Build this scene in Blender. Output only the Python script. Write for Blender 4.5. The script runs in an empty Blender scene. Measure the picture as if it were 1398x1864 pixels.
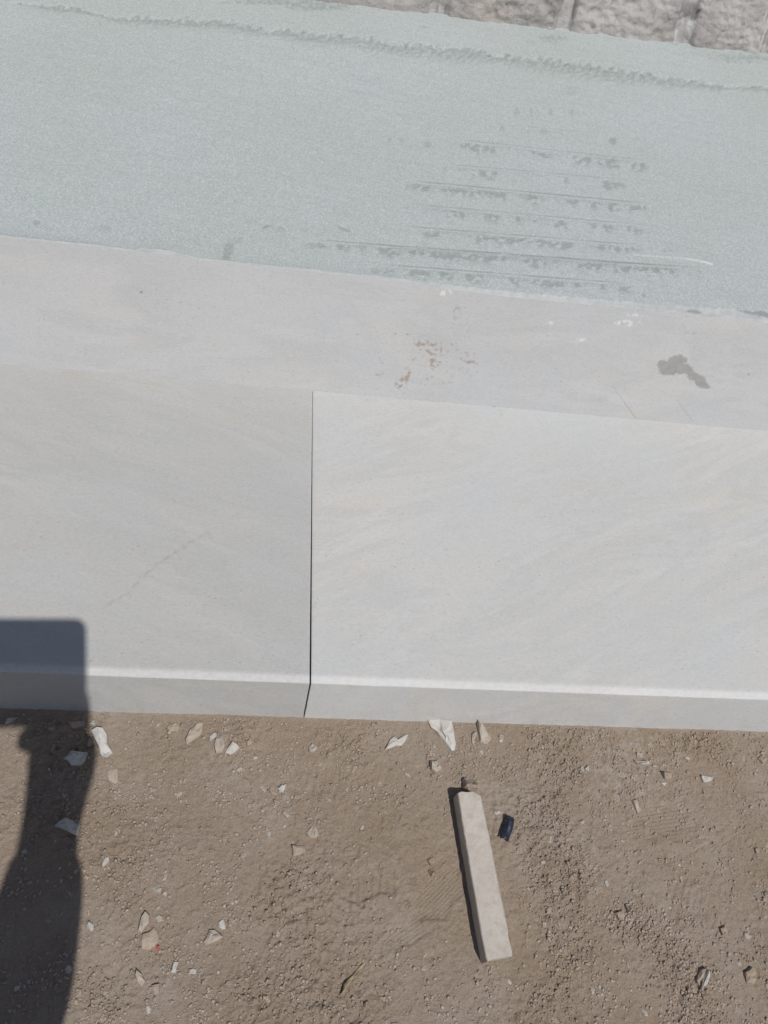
import bpy, math, random
import numpy as np
from mathutils import Matrix, Vector
SC = bpy.context.scene
COL = SC.collection
rng = np.random.default_rng(7)
random.seed(7)

# ------------------------------------------------------------------ camera
F = 1454.0                      # focal length in pixels of the 1398 x 1864 photograph
CAMH = 1.30
_X = np.array([10100., 688., F]); _X /= np.linalg.norm(_X)
_D = np.array([-274.4, 993.6, F]); _D /= np.linalg.norm(_D)
_X -= _D * (_X @ _D); _X /= np.linalg.norm(_X)
_U = -_D
_Y = np.cross(_U, _X)
R = np.stack([_X, _Y, _U])      # camera axes (right, down, forward) -> world
C = np.array([0., 0., CAMH])
right, down, fwd = R[:, 0], R[:, 1], R[:, 2]
cd = bpy.data.cameras.new('camera'); cam = bpy.data.objects.new('camera', cd); COL.objects.link(cam)
cd.sensor_fit = 'VERTICAL'; cd.sensor_height = 24.0; cd.sensor_width = 18.0
cd.lens = 24.0 * F / 1864.0
cd.clip_start = 0.02; cd.clip_end = 600
M = Matrix.Identity(4)
for i in range(3):
    M[i][0] = right[i]; M[i][1] = -down[i]; M[i][2] = -fwd[i]; M[i][3] = C[i]
cam.matrix_world = M
SC.camera = cam

# ------------------------------------------------------------------ light
def ray(px, py): return R @ np.array([px - 699., py - 932., F])
def at(px, py, z):
    r = ray(px, py); return C + r * ((z - C[2]) / r[2])
def at_plane(px, py, p0, n):
    r = ray(px, py); return C + r * (((p0 - C) @ n) / (r @ n))
LS = ray(124., 1140.); LS /= np.linalg.norm(LS)      # the way sunlight travels
TO = -LS
W = bpy.data.worlds.new('World'); SC.world = W; W.use_nodes = True
wn = W.node_tree.nodes; wl = W.node_tree.links
sky = wn.new('ShaderNodeTexSky'); sky.sky_type = 'NISHITA'; sky.sun_disc = False
sky.sun_elevation = math.asin(TO[2]); sky.sun_rotation = math.atan2(TO[0], TO[1])
sky.air_density = 1.0; sky.dust_density = 1.5; sky.ozone_density = 1.0
wn['Background'].inputs[1].default_value = 0.05
wl.new(sky.outputs[0], wn['Background'].inputs[0])
sd = bpy.data.lights.new('sun', 'SUN'); sd.energy = 3.14; sd.angle = math.radians(0.53); sd.color = (1.0, 0.965, 0.92)
sun = bpy.data.objects.new('sun', sd); COL.objects.link(sun)
sun.rotation_euler = Vector(LS).to_track_quat('-Z', 'Y').to_euler(); sun.location = (2, -3, 6)
vs = SC.view_settings; vs.view_transform = 'Standard'; vs.look = 'None'; vs.exposure = 0.0; vs.gamma = 1.0
vs.use_curve_mapping = False
SC.render.engine = 'CYCLES'

# ------------------------------------------------------------------ helpers
def perlin(x, y, seed=0):
    xi = np.floor(x).astype(np.int64); yi = np.floor(y).astype(np.int64)
    xf = x - xi; yf = y - yi
    def g(ix, iy):
        h = (ix * 374761393 + iy * 668265263 + seed * 974711) & 0xffffffff
        h = ((h ^ (h >> 13)) * 1274126177) & 0xffffffff
        a = ((h ^ (h >> 16)) & 0xffff) / 65536. * 2 * np.pi
        return np.cos(a), np.sin(a)
    u = xf * xf * xf * (xf * (xf * 6 - 15) + 10); v = yf * yf * yf * (yf * (yf * 6 - 15) + 10)
    def d(ox, oy):
        gx, gy = g(xi + ox, yi + oy); return gx * (xf - ox) + gy * (yf - oy)
    a = d(0, 0); b = d(1, 0); c = d(0, 1); e = d(1, 1)
    return ((a + (b - a) * u) * (1 - v) + (c + (e - c) * u) * v) * 1.5
def fbm(x, y, seed=0, o=4):
    s = 0; a = 1.; t = 0.
    for i in range(o):
        s = s + a * perlin(x * 2 ** i, y * 2 ** i, seed + i * 17); t += a; a *= .5
    return s / t
def smooth(e0, e1, x):
    t = np.clip((x - e0) / (e1 - e0), 0, 1); return t * t * (3 - 2 * t)
def seg_dist(px, py, a, b):
    ax, ay = a; bx, by = b; dx, dy = bx - ax, by - ay
    t = np.clip(((px - ax) * dx + (py - ay) * dy) / (dx * dx + dy * dy), 0, 1)
    return np.hypot(px - ax - t * dx, py - ay - t * dy), t
def proj(P):
    q = (P - C) @ R; return 699. + F * q[..., 0] / q[..., 2], 932. + F * q[..., 1] / q[..., 2]

def mesh(name, V, Fc, mat=None, parent=None, smooth_=False, attr=None):
    me = bpy.data.meshes.new(name)
    me.from_pydata([tuple(map(float, v)) for v in V], [], [tuple(map(int, f)) for f in Fc])
    return finish(name, me, mat, parent, smooth_, attr)
def finish(name, me, mat, parent=None, smooth_=False, attr=None):
    me.update()
    if smooth_: me.polygons.foreach_set('use_smooth', [True] * len(me.polygons))
    if attr is not None:
        a = me.attributes.new('mask', 'FLOAT_COLOR', 'POINT')
        a.data.foreach_set('color', np.ascontiguousarray(attr, dtype=np.float32).ravel())
    o = bpy.data.objects.new(name, me); COL.objects.link(o)
    if mat: me.materials.append(mat)
    if parent: o.parent = parent
    return o
def grid_mesh(name, P, mat, parent=None, attr=None, smooth_=True, flip=False):
    """P: (rows, cols, 3) array of points -> one quad grid"""
    r, c = P.shape[:2]
    idx = np.arange(r * c).reshape(r, c)
    q = np.stack([idx[:-1, :-1], idx[:-1, 1:], idx[1:, 1:], idx[1:, :-1]], -1).reshape(-1, 4)
    if flip: q = q[:, ::-1]
    me = bpy.data.meshes.new(name)
    me.vertices.add(r * c); me.vertices.foreach_set('co', P.reshape(-1).astype(np.float32))
    me.loops.add(q.size); me.loops.foreach_set('vertex_index', q.reshape(-1).astype(np.int32))
    me.polygons.add(len(q)); me.polygons.foreach_set('loop_start', np.arange(0, q.size, 4, dtype=np.int32))
    me.update(calc_edges=True); me.validate()
    return finish(name, me, mat, parent, smooth_, attr)
def tag(o, label, cat, group=None):
    o['label'] = label; o['category'] = cat
    if group: o['group'] = group
    return o
def empty(name, loc=(0, 0, 0)):
    o = bpy.data.objects.new(name, None); COL.objects.link(o); o.location = loc; o.empty_display_size = .05; return o

class NT:
    def __init__(s, name, rough=.9, spec=.25):
        s.m = bpy.data.materials.new(name); s.m.use_nodes = True
        s.n = s.m.node_tree.nodes; s.l = s.m.node_tree.links
        s.b = s.n['Principled BSDF']; s.b.inputs['Roughness'].default_value = rough
        s.b.inputs['Specular IOR Level'].default_value = spec
        s.tc = s.n.new('ShaderNodeTexCoord')
    def co(s, scale=(1, 1, 1), rot=(0, 0, 0)):
        m0 = s.n.new('ShaderNodeMapping'); m0.inputs['Rotation'].default_value = rot          # turn first, then stretch
        s.l.new(s.tc.outputs['Object'], m0.inputs[0])
        m = s.n.new('ShaderNodeMapping'); m.inputs['Scale'].default_value = scale
        s.l.new(m0.outputs[0], m.inputs[0]); return m.outputs[0]
    def noise(s, scale, detail=3, rough=.6, co=None, dist=0.):
        t = s.n.new('ShaderNodeTexNoise'); t.inputs['Scale'].default_value = scale
        t.inputs['Detail'].default_value = detail; t.inputs['Roughness'].default_value = rough
        t.inputs['Distortion'].default_value = dist
        s.l.new(co if co is not None else s.tc.outputs['Object'], t.inputs['Vector']); return t.outputs[0]
    def vor(s, scale, co=None, feature='F1'):
        t = s.n.new('ShaderNodeTexVoronoi'); t.feature = feature; t.inputs['Scale'].default_value = scale
        s.l.new(co if co is not None else s.tc.outputs['Object'], t.inputs['Vector']); return t
    def ramp(s, fac, stops):
        r = s.n.new('ShaderNodeValToRGB'); e = r.color_ramp.elements
        while len(e) < len(stops): e.new(.5)
        for k, (p, c) in enumerate(stops):
            e[k].position = p
            e[k].color = (c, c, c, 1) if not isinstance(c, tuple) else (*c, 1)
        s.l.new(fac, r.inputs[0]); return r.outputs[0]
    def mix(s, fac, a, b, mode='MIX'):
        x = s.n.new('ShaderNodeMix'); x.data_type = 'RGBA'; x.blend_type = mode
        for inp, v in ((x.inputs[0], fac), (x.inputs[6], a), (x.inputs[7], b)):
            if hasattr(v, 'links'): s.l.new(v, inp)
            elif isinstance(v, tuple): inp.default_value = (*v, 1)
            else: inp.default_value = v
        return x.outputs[2]
    def math(s, op, a, b=0.):
        x = s.n.new('ShaderNodeMath'); x.operation = op
        for inp, v in ((x.inputs[0], a), (x.inputs[1], b)):
            if hasattr(v, 'links'): s.l.new(v, inp)
            else: inp.default_value = v
        return x.outputs[0]
    def mask(s):
        a = s.n.new('ShaderNodeAttribute'); a.attribute_name = 'mask'
        p = s.n.new('ShaderNodeSeparateColor'); s.l.new(a.outputs['Color'], p.inputs[0])
        return p.outputs[0], p.outputs[1], p.outputs[2], a.outputs['Alpha']
    def rnd(s, island=False):
        if island:
            return s.n.new('ShaderNodeNewGeometry').outputs['Random Per Island']
        return s.n.new('ShaderNodeObjectInfo').outputs['Random']
    def bump(s, h, dist=.001, strength=1., prev=None):
        b = s.n.new('ShaderNodeBump'); b.inputs['Distance'].default_value = dist; b.inputs['Strength'].default_value = strength
        s.l.new(h, b.inputs['Height'])
        if prev is not None: s.l.new(prev, b.inputs['Normal'])
        s.l.new(b.outputs[0], s.b.inputs['Normal']); return b.outputs[0]
    def out(s, col):
        if hasattr(col, 'links'): s.l.new(col, s.b.inputs['Base Color'])
        else: s.b.inputs['Base Color'].default_value = (*col, 1)
        return s.m

# ------------------------------------------------------------------ materials
def slab_mat(name, base, warm, rot, seed):
    t = NT(name, .78, .3)
    mp = t.co((1, 1, 1), (0, 0, rot))
    band = t.co((1.2, 4.5, 3), (0, 0, -rot))
    veins = t.noise(3.1 + seed * .37, 5, .6, band, 1.2)
    col = t.mix(t.ramp(veins, [(.40, 0.), (.60, 1.)]), base, warm)
    dg = t.noise(1.9 + seed * .5, 5, .62, t.co((1.0, 4.2, 3), (0, 0, -rot * .9)), .8)
    col = t.mix(t.ramp(dg, [(.44, 0.), (.53, .75), (.60, .15), (.68, .9)]), col, tuple(c * k for c, k in zip(base, (.875, .895, .90))))
    dg2 = t.noise(4.4 + seed, 5, .65, t.co((.8, 5.5, 3), (0, 0, -rot * 1.25)), .5)
    col = t.mix(t.ramp(dg2, [(.54, 0.), (.66, .7)]), col, tuple(min(.9, c * 1.06) for c in base))
    cloud = t.noise(2.2 + seed * .6, 3, .5)
    col = t.mix(t.ramp(cloud, [(.3, .0), (.75, .38)]), col, tuple(c * .9 for c in base))
    streak = t.noise(9, 6, .7, t.co((1, 14, 14), (0, 0, .05)))
    col = t.mix(t.ramp(streak, [(.52, 0.), (.78, .35)]), col, tuple(c * 1.07 for c in base))
    fine = t.noise(420, 2, .7, t.co((.45, 1, 1)))
    col = t.mix(t.ramp(t.noise(1.7 + seed, 2, .5), [(.42, 0.), (.68, .8)]), col, tuple(c * k for c, k in zip(base, (.95, .975, 1.005))))
    col = t.mix(t.ramp(fine, [(.22, .55), (.47, 0.)]), col, tuple(c * .70 for c in base))
    med = t.noise(150, 3, .75, t.co((.4, 1, 1)))
    col = t.mix(t.ramp(med, [(.27, .5), (.42, 0.)]), col, tuple(c * .80 for c in base))
    col = t.mix(t.ramp(fine, [(.56, .0), (.80, .5)]), col, tuple(min(.9, c * 1.22) for c in base))
    v = t.vor(90, t.co((.55, 1, 1)))
    gate = t.noise(17, 2, .6)
    pits = t.math('MULTIPLY', t.ramp(v.outputs['Distance'], [(.03, 1.), (.12, 0.)]), t.ramp(gate, [(.47, 0.), (.56, 1.)]))
    col = t.mix(t.math('MULTIPLY', pits, .42), col, (.17, .155, .14))
    r, g, b, a = t.mask()
    n = t.math('MULTIPLY', t.math('SUBTRACT', t.noise(240, 4, .75), .5), 1.1)
    g = t.math('MULTIPLY', g, t.ramp(t.math('ADD', g, n), [(.12, .25), (.55, 1.)]))
    r = t.math('MULTIPLY', r, t.ramp(t.math('ADD', r, t.math('MULTIPLY', n, .5)), [(.1, .4), (.4, 1.)]))
    col = t.mix(t.math('MULTIPLY', r, .85), col, (.265, .255, .25))         # damp mark, scratches
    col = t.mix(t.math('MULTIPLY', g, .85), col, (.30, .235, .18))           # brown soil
    col = t.mix(t.math('MULTIPLY', b, .8), col, (.74, .74, .74))            # freshly bruised stone; painted highlight on the honed edge
    h = t.math('ADD', t.math('MULTIPLY', fine, .6), t.math('MULTIPLY', pits, -1.2))
    t.bump(h, .0004, .8)
    return t.out(col)
BASE_L, WARM_L = (.472, .469, .456), (.466, .449, .414)
BASE_R, WARM_R = (.548, .546, .535), (.556, .540, .498)
m_slabL = slab_mat('limestone_grey', BASE_L, WARM_L, -.32, 0)
m_slabR = slab_mat('limestone_cream', BASE_R, WARM_R, .40, 1)
m_riser = slab_mat('limestone_riser', (.510, .511, .511), (.515, .508, .494), .0, 2)

def green_mat():
    t = NT('sawn_green_stone', .85, .25)
    big = t.noise(2.4, 3, .5)
    col = t.mix(t.ramp(big, [(.35, 0.), (.68, 1.)]), (.436, .474, .459), (.464, .494, .502))
    bed = t.noise(7, 5, .65, t.co((1, 9, 1), (0, 0, .12)))
    col = t.mix(t.ramp(bed, [(.35, .3), (.6, 0.)]), col, (.36, .41, .405))
    fine = t.noise(300, 2, .8)
    col = t.mix(t.ramp(fine, [(.25, .7), (.5, 0.)]), col, (.25, .305, .295))
    col = t.mix(t.ramp(fine, [(.52, 0.), (.76, .75)]), col, (.64, .685, .675))
    r, g, b, a = t.mask()
    n = t.math('MULTIPLY', t.math('SUBTRACT', t.noise(190, 4, .8), .5), 1.7)
    r = t.math('MULTIPLY', t.ramp(r, [(.02, 0.), (.2, 1.)]), t.ramp(t.math('ADD', r, n), [(.25, .12), (.75, 1.)]))
    col = t.mix(t.math('MULTIPLY', r, .52), col, (.235, .272, .25))
    col = t.mix(t.math('MULTIPLY', g, .75), col, (.155, .175, .16))
    col = t.mix(t.math('MULTIPLY', b, .8), col, (.72, .74, .73))
    t.bump(fine, .0012, .9)
    return t.out(col)
m_green = green_mat()

def rock_mat(name, c1, c2, dark, sc=1., bumpd=.003, island=False, rand=True, dust=None, foot=False):
    t = NT(name, .92, .2)
    n1 = t.noise(9 * sc, 5, .65)
    col = t.mix(t.ramp(n1, [(.35, 0.), (.65, 1.)]), c1, c2)
    n2 = t.noise(60 * sc, 4, .7)
    col = t.mix(t.ramp(n2, [(.30, .6), (.48, 0.)]), col, dark)
    if rand:
        rv = t.rnd(island)
        col = t.mix(t.math('MULTIPLY', rv, .45), col, dark)
    if dust: col = t.mix(t.ramp(t.noise(35 * sc, 4, .7), [(.45, 0.), (.65, .6)]), col, dust)
    if foot:
        z = t.n.new('ShaderNodeSeparateXYZ'); t.l.new(t.tc.outputs['Object'], z.inputs[0])
        k = t.math('ADD', t.math('MULTIPLY', z.outputs[2], 130.), t.math('MULTIPLY', n2, .9))
        col = t.mix(t.ramp(k, [(.45, .85), (1.0, 0.)]), col, (.36, .285, .215))
    t.bump(t.noise(130 * sc, 5, .75), bumpd, .8)
    return t.out(col)
DIRT = (.262, .196, .150)
m_pale = rock_mat('pale_limestone_chip', (.45, .405, .345), (.52, .48, .425), (.36, .30, .245), 3, .0009, dust=(.37, .30, .23), foot=True)
m_white = rock_mat('white_limestone_chip', (.52, .50, .465), (.60, .585, .555), (.42, .385, .34), 3, .0009, foot=True)
m_tan = rock_mat('dusty_tan_stone', (.37, .30, .24), (.42, .355, .295), (.31, .245, .195), 3, .0009, foot=True)
m_gravel = rock_mat('mixed_gravel', (.37, .30, .245), (.46, .40, .345), (.29, .225, .18), 4, .0006, island=True)
m_stick = rock_mat('sawn_limestone_offcut', (.47, .435, .39), (.53, .495, .45), (.40, .36, .31), 2, .0009, rand=False, dust=(.39, .33, .265), foot=True)
def fresh_mat():
    t = NT('broken_edge', .9, .2)
    col = t.mix(t.ramp(t.noise(40, 4, .7), [(.38, 0.), (.62, 1.)]), (.43, .455, .455), (.50, .515, .515))
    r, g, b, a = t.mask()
    col = t.mix(t.math('MULTIPLY', g, .8), col, (.25, .262, .258))  # painted shade of the notch and wedge
    col = t.mix(r, col, (.63, .635, .635))
    t.bump(t.noise(200, 4, .7), .0008, .8)
    return t.out(col)
m_fresh = fresh_mat()
m_clod = rock_mat('dirt_clod', (.36, .285, .215), (.41, .34, .27), (.31, .24, .18), 3, .0012, island=True)

def cliff_mat():
    t = NT('split_rock', .95, .15)
    n1 = t.noise(5, 6, .65)
    col = t.mix(t.ramp(n1, [(.40, 0.), (.58, 1.)]), (.44, .415, .395), (.62, .595, .57))
    col = t.mix(t.ramp(t.noise(3.2, 4, .6), [(.55, 0.), (.72, .55)]), col, (.50, .41, .335))
    col = t.mix(t.ramp(t.noise(26, 6, .75, t.co((1, 1, 1.8), (0, .5, 0))), [(.30, .6), (.44, 0.)]), col, (.25, .235, .225))
    r, g, b, a = t.mask()
    col = t.mix(t.math('MULTIPLY', r, .9), col, (.74, .735, .72))          # stone powder in the drill grooves
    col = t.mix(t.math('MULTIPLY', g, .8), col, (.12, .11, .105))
    t.bump(t.noise(60, 6, .8), .012, 1.)
    return t.out(col)
m_cliff = cliff_mat()

def dirt_mat():
    t = NT('dry_dirt', .97, .1)
    n = t.noise(5.5, 4, .6)
    col = t.mix(t.ramp(n, [(.34, 0.), (.66, 1.)]), (.352, .276, .205), (.402, .332, .265))
    col = t.mix(t.ramp(t.noise(24, 5, .7), [(.50, 0.), (.72, .5)]), col, (.455, .398, .332))
    col = t.mix(t.ramp(t.noise(90, 4, .7), [(.32, .45), (.47, 0.)]), col, (.265, .202, .158))
    fine = t.noise(520, 3, .75)
    col = t.mix(t.ramp(fine, [(.25, .65), (.47, 0.)]), col, (.20, .153, .12))
    col = t.mix(t.ramp(fine, [(.54, 0.), (.76, .75)]), col, (.54, .485, .43))
    sp = t.vor(210)
    spk = t.math('MULTIPLY', t.ramp(sp.outputs['Distance'], [(.14, 1.), (.26, 0.)]), t.ramp(t.noise(30, 2, .5), [(.52, 0.), (.62, 1.)]))
    col = t.mix(t.math('MULTIPLY', spk, .4), col, (.50, .455, .41))
    col = t.mix(t.ramp(t.noise(3.1, 3, .55), [(.42, 0.), (.64, .35)]), col, (.37, .268, .19))
    col = t.mix(t.ramp(t.noise(4.7, 4, .6), [(.52, 0.), (.66, .4)]), col, (.455, .40, .345))
    r, g, b, a = t.mask()
    col = t.mix(t.math('MULTIPLY', b, .75), col, (.50, .455, .41))          # lighter stone dust
    p = t.bump(t.noise(330, 5, .85), .0024, 1.)
    t.bump(t.noise(110, 5, .8), .0045, .75, p)
    return t.out(col)
m_dirt = dirt_mat()

# ------------------------------------------------------------------ measurements of the steps
FRONT = at(553, 1305, 0.)[1]                     # foot of the first face
def line_up(px, py, y0, z0, deg):                # point seen at a pixel on a face that leans back from (y0, z0)
    a = math.radians(deg); n = np.array([0, -math.sin(a), math.cos(a)])
    return at_plane(px, py, np.array([0, y0, z0]), n)
P1 = line_up(565, 1244, FRONT, 0., 72)           # top of the flat face
P2 = line_up(565, 1230, P1[1], P1[2], 25)        # start of the tread behind the rounded edge
ZT = P2[2]; YT = P2[1]
YR = at(569, 712, ZT)[1]                         # seam under the riser
P3 = line_up(569, 497, YR, ZT, 60)
Z2 = P3[2]; Y2 = P3[1]
XL, XR = -.95, 1.55
def seam_x(y, z):                                # the joint between the two tread slabs
    a = at(569, 712, ZT); b = at(565, 1244, P1[2]) if False else P1
    k = at(553, 1305, 0.)
    if z >= ZT - 1e-4:
        t_ = (y - a[1]) / (P2[1] - a[1]); return a[0] + (P2[0] - a[0]) * t_
    if z >= P1[2]:
        t_ = (z - P1[2]) / (P2[2] - P1[2]); return P1[0] + (P2[0] - P1[0]) * t_
    t_ = z / P1[2]; return k[0] + (P1[0] - k[0]) * t_
print('measures', FRONT, P1, P2, YR, P3)

# ------------------------------------------------------------------ ground
def graded(lo, hi, step, far):
    mid = list(np.arange(lo, hi, step)); s = step; out_hi = []; v = mid[-1]
    while v < far: s *= 1.5; v += s; out_hi.append(v)
    s = step; out_lo = []; v = lo
    while v > -far: s *= 1.5; v -= s; out_lo.append(v)
    return np.array(out_lo[::-1] + mid + out_hi)
gx = graded(-.50, 1.02, .0015, 80.); gy = graded(-.09, FRONT + .03, .0015, 80.)
GX, GY = np.meshgrid(gx, gy)
def pix_ground(x, y):
    P = np.stack([x, y, np.zeros_like(x)], -1); return proj(P)
def ground_h(x, y):
    near = smooth(1.6, .6, np.maximum(abs(x - .25), abs(y - .15)))
    h = .0055 * fbm(x * 7, y * 7, 1, 3)
    rough = smooth(-.10, .45, fbm(x * 5 + 3, y * 5, 31, 4))
    clod = np.abs(fbm(x * 38, y * 38, 5, 3)); h = h + (.0012 + .0030 * rough) * (1 - 2.2 * clod)
    h = h + (.0008 + .0029 * rough) * fbm(x * 105, y * 105, 9, 3)
    h = h + (.0007 + .0012 * rough) * fbm(x * 260, y * 260, 13, 2)
    ck = fbm(x * 60 + 9, y * 60, 15, 3); h = h - .0026 * smooth(.28, .5, ck) * (.3 + rough) + .0016 * smooth(-.25, -.45, ck)
    # press marks of shoe soles: patches of fine parallel ridges
    xc = np.clip(x, -.6, 1.1); yc = np.clip(y, -.1, FRONT + .03)
    px, py = pix_ground(xc, yc)
    for (cx, cy, w, hh, ang, lam, amp) in PRINTS:
        ca, sa = math.cos(math.radians(ang)), math.sin(math.radians(ang))
        u = (px - cx) * ca - (py - cy) * sa; v = (px - cx) * sa + (py - cy) * ca
        e = smooth(1.1, .7, np.hypot(u / w, v / hh) + .5 * perlin(px / 22., py / 22., 77))
        wv = np.clip(1.5 * np.sin(2 * np.pi * v / lam + 1.2 * perlin(px / 40., py / 40., 5)), -1, 1)
        h = h * (1 - .55 * e) + e * (-.0016 + amp * wv)
    f = smooth(.0, .03, FRONT - y)
    h = h * (.35 + .65 * f) - .002 * (1 - f)
    return h * near - (1 - near) * .004
PRINTS = [(800, 1625, 70, 50, 45, 6.5, .00045), (1205, 1495, 60, 34, 10, 7, .0004), (665, 1610, 30, 56, 90, 13, .0005),
          (740, 1700, 50, 30, 35, 7, .00035), (1240, 1640, 45, 40, 75, 13, .0005), (590, 1420, 30, 40, 75, 14, .0004)]
GH = ground_h(GX, GY)
gpx, gpy = pix_ground(np.clip(GX, -.6, 1.1), np.clip(GY, -.1, FRONT + .03))
dust = np.zeros_like(GX)
for (cx, cy, rr, a) in [(1150, 1400, 130, .7), (400, 1400, 70, .5), (530, 1440, 70, .5), (1070, 1560, 40, .8), (1180, 1330, 120, .4), (200, 1420, 60, .5), (880, 1760, 60, .5), (300, 1790, 60, .4)]:
    dust = np.maximum(dust, a * smooth(1., .2, np.hypot(gpx - cx, gpy - cy) / rr + .6 * fbm(GX * 30, GY * 30, 4, 3)))
dust *= smooth(-.1, .35, fbm(GX * 70, GY * 70, 44, 3))
att = np.zeros(GX.shape + (4,)); att[..., 2] = dust; att[..., 3] = 1
ground = grid_mesh('ground', np.stack([GX, GY, GH], -1), m_dirt, attr=att)
ground['kind'] = 'structure'
def gz(x, y):
    return float(ground_h(np.array([x]), np.array([y]))[0])

# ------------------------------------------------------------------ tread slabs
def face_masks(P, kind):
    px, py = proj(P)
    r = np.zeros(px.shape); g = r.copy(); b = r.copy()
    wob = 3.2 * fbm(px / 14., py / 14., 61, 3); wob2 = 2.2 * fbm(px / 6., py / 6., 62, 2)
    nz = fbm(px / 9., py / 9., 63, 4)
    def blob(cx, cy, rx, ry, ang=0):
        c, s = math.cos(math.radians(ang)), math.sin(math.radians(ang))
        u = (px - cx) * c + (py - cy) * s; v = -(px - cx) * s + (py - cy) * c
        return (np.hypot(u / rx, v / ry) - 1) * min(rx, ry) + wob + wob2
    if kind == 'riser':
        d = np.full(px.shape, 1e3)
        for q in [(1206, 664, 10, 9), (1213, 674, 14, 9), (1228, 658, 14, 11), (1238, 655, 12, 9), (1224, 672, 20, 10), (1243, 672, 17, 10), (1252, 677, 14, 7, 20), (1262, 684, 14, 8, 30), (1275, 694, 13, 11, 40), (1284, 701, 8, 5, 30)]:
            d = np.minimum(d, blob(*q))
        r = np.maximum(r, smooth(1.5, -1.5, d) * (.85 + .25 * nz))
        for (a_, b_, w) in [((1115, 702), (1136, 732), 1.2), ((1136, 732), (1157, 761), 2.4), ((1232, 728), (1262, 768), 1.3), ((690, 650), (697, 662), 2), ((683, 682), (693, 684), 2)]:
            d, t = seg_dist(px, py, a_, b_); r = np.maximum(r, .55 * smooth(w, .3, d))
        for (cx, cy, rx, ry, ang, s, th) in [(780, 632, 30, 12, 20, 1, -.02), (795, 648, 14, 22, 10, .9, .0), (735, 692, 26, 9, -42, 1, -.06), (730, 698, 14, 7, -42, .9, -.2), (856, 659, 12, 4, 8, 1, -.3), (830, 570, 8, 14, 10, .55, -.1), (836, 600, 7, 40, 6, .22, -.1), (850, 620, 6, 46, 6, .3, .0), (788, 660, 9, 9, 0, .8, -.1), (722, 607, 12, 5, 0, .6, .1), (800, 660, 70, 46, -10, .6, .26), (690, 682, 10, 6, -40, .5, .0), (866, 690, 26, 22, 0, .45, .28), (745, 650, 50, 34, 0, .4, .36), (790, 640, 60, 34, 20, .12, -.5), (230, 528, 40, 12, 5, .07, -.3), (1268, 604, 30, 6, 4, .4, .0), (840, 720, 40, 14, 0, .4, .3)]:
            g = np.maximum(g, min(.85, s) * smooth(2., -3, blob(cx, cy, rx, ry, ang)) * smooth(th - .06, th + .2, nz))
        for (cx, cy, rr) in [(257, 532, 3.4), (329, 551, 2.2), (362, 562, 1.8), (1363, 681, 2.2), (741, 608, 2.6), (720, 607, 2.2)]:
            g = np.maximum(g, smooth(rr, rr * .5, np.hypot(px - cx, (py - cy) * 1.3) + .3 * wob2)); r = np.maximum(r, g * .5 * (np.hypot(px - cx, py - cy) < 6))
        for (cx, cy, rx, ry) in [(1142, 588, 22, 6), (1155, 574, 12, 3), (812, 533, 12, 8), (1000, 589, 6, 4), (1058, 619, 8, 4)]:
            b = np.maximum(b, .75 * smooth(1, -2, blob(cx, cy, rx, ry)) * smooth(-.25, .1, nz))
        d, t = seg_dist(px, py, (990, 629), (1060, 619)); b = np.maximum(b, .16 * smooth(2, .4, d + .2 * wob2))
    else:
        pts = [(228, 1083), (250, 1062), (275, 1035), (310, 1012), (345, 988), (380, 968)]
        for a_, b_ in list(zip(pts[:-1], pts[1:])) + [((380, 968), (382, 978)), ((190, 1105), (228, 1083))]:
            d, t = seg_dist(px + wob, py + wob, a_, b_); g = np.maximum(g, .48 * smooth(6, .5, d) * smooth(-.5, .2, nz))
        for (cx, cy, rr, s) in [(95, 666, 3.2, 1), (155, 727, 2.2, .8), (621, 1073, 2.4, .8), (630, 1074, 2, .8), (200, 757, 1.6, .8), (428, 725, 1.8, .7), (903, 1028, 3, .6), (908, 1022, 2, .6), (932, 1040, 3, .4), (165, 1202, 2.4, 1), (158, 1150, 2, .8), (411, 1120, 2, .8), (455, 1159, 1.6, .8), (912, 755, 2.4, .8), (302, 868, 1.6, .7)]:
            r = np.maximum(r, s * smooth(rr, rr * .4, np.hypot(px - cx, (py - cy) * 1.2) + .3 * wob2))
        for (cx, cy, rx, ry, ang, s) in [(130, 680, 26, 14, 0, .22), (625, 713, 14, 3, 5, .5), (340, 1040, 9, 50, -8, .10), (300, 880, 160, 30, -20, .05)]:
            g = np.maximum(g, s * smooth(4, -10, blob(cx, cy, rx, ry, ang)))
        b = np.maximum(b, .55 * smooth(P1[2] - .0006, P1[2] + .0006, P[..., 2]) * smooth(P2[1] + .006, P2[1] - .003, P[..., 1]) * (.75 + .5 * nz))  # honed edge, whitened to carry its highlight in the colour
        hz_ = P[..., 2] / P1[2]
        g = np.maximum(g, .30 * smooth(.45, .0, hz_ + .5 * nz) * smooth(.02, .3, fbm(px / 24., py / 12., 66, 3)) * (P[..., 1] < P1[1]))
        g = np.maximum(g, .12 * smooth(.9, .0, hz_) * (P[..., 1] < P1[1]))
        sx = np.array([seam_x(y_, max(z_, 0.)) for y_, z_ in P[:, 0, 1:]])
        g = np.maximum(g, .35 * smooth(.006, .0, abs(P[..., 0] - sx[:, None])) * smooth(.0, .3, nz))
    return np.stack([r, g, b, np.ones_like(r)], -1).clip(0, 1)

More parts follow.
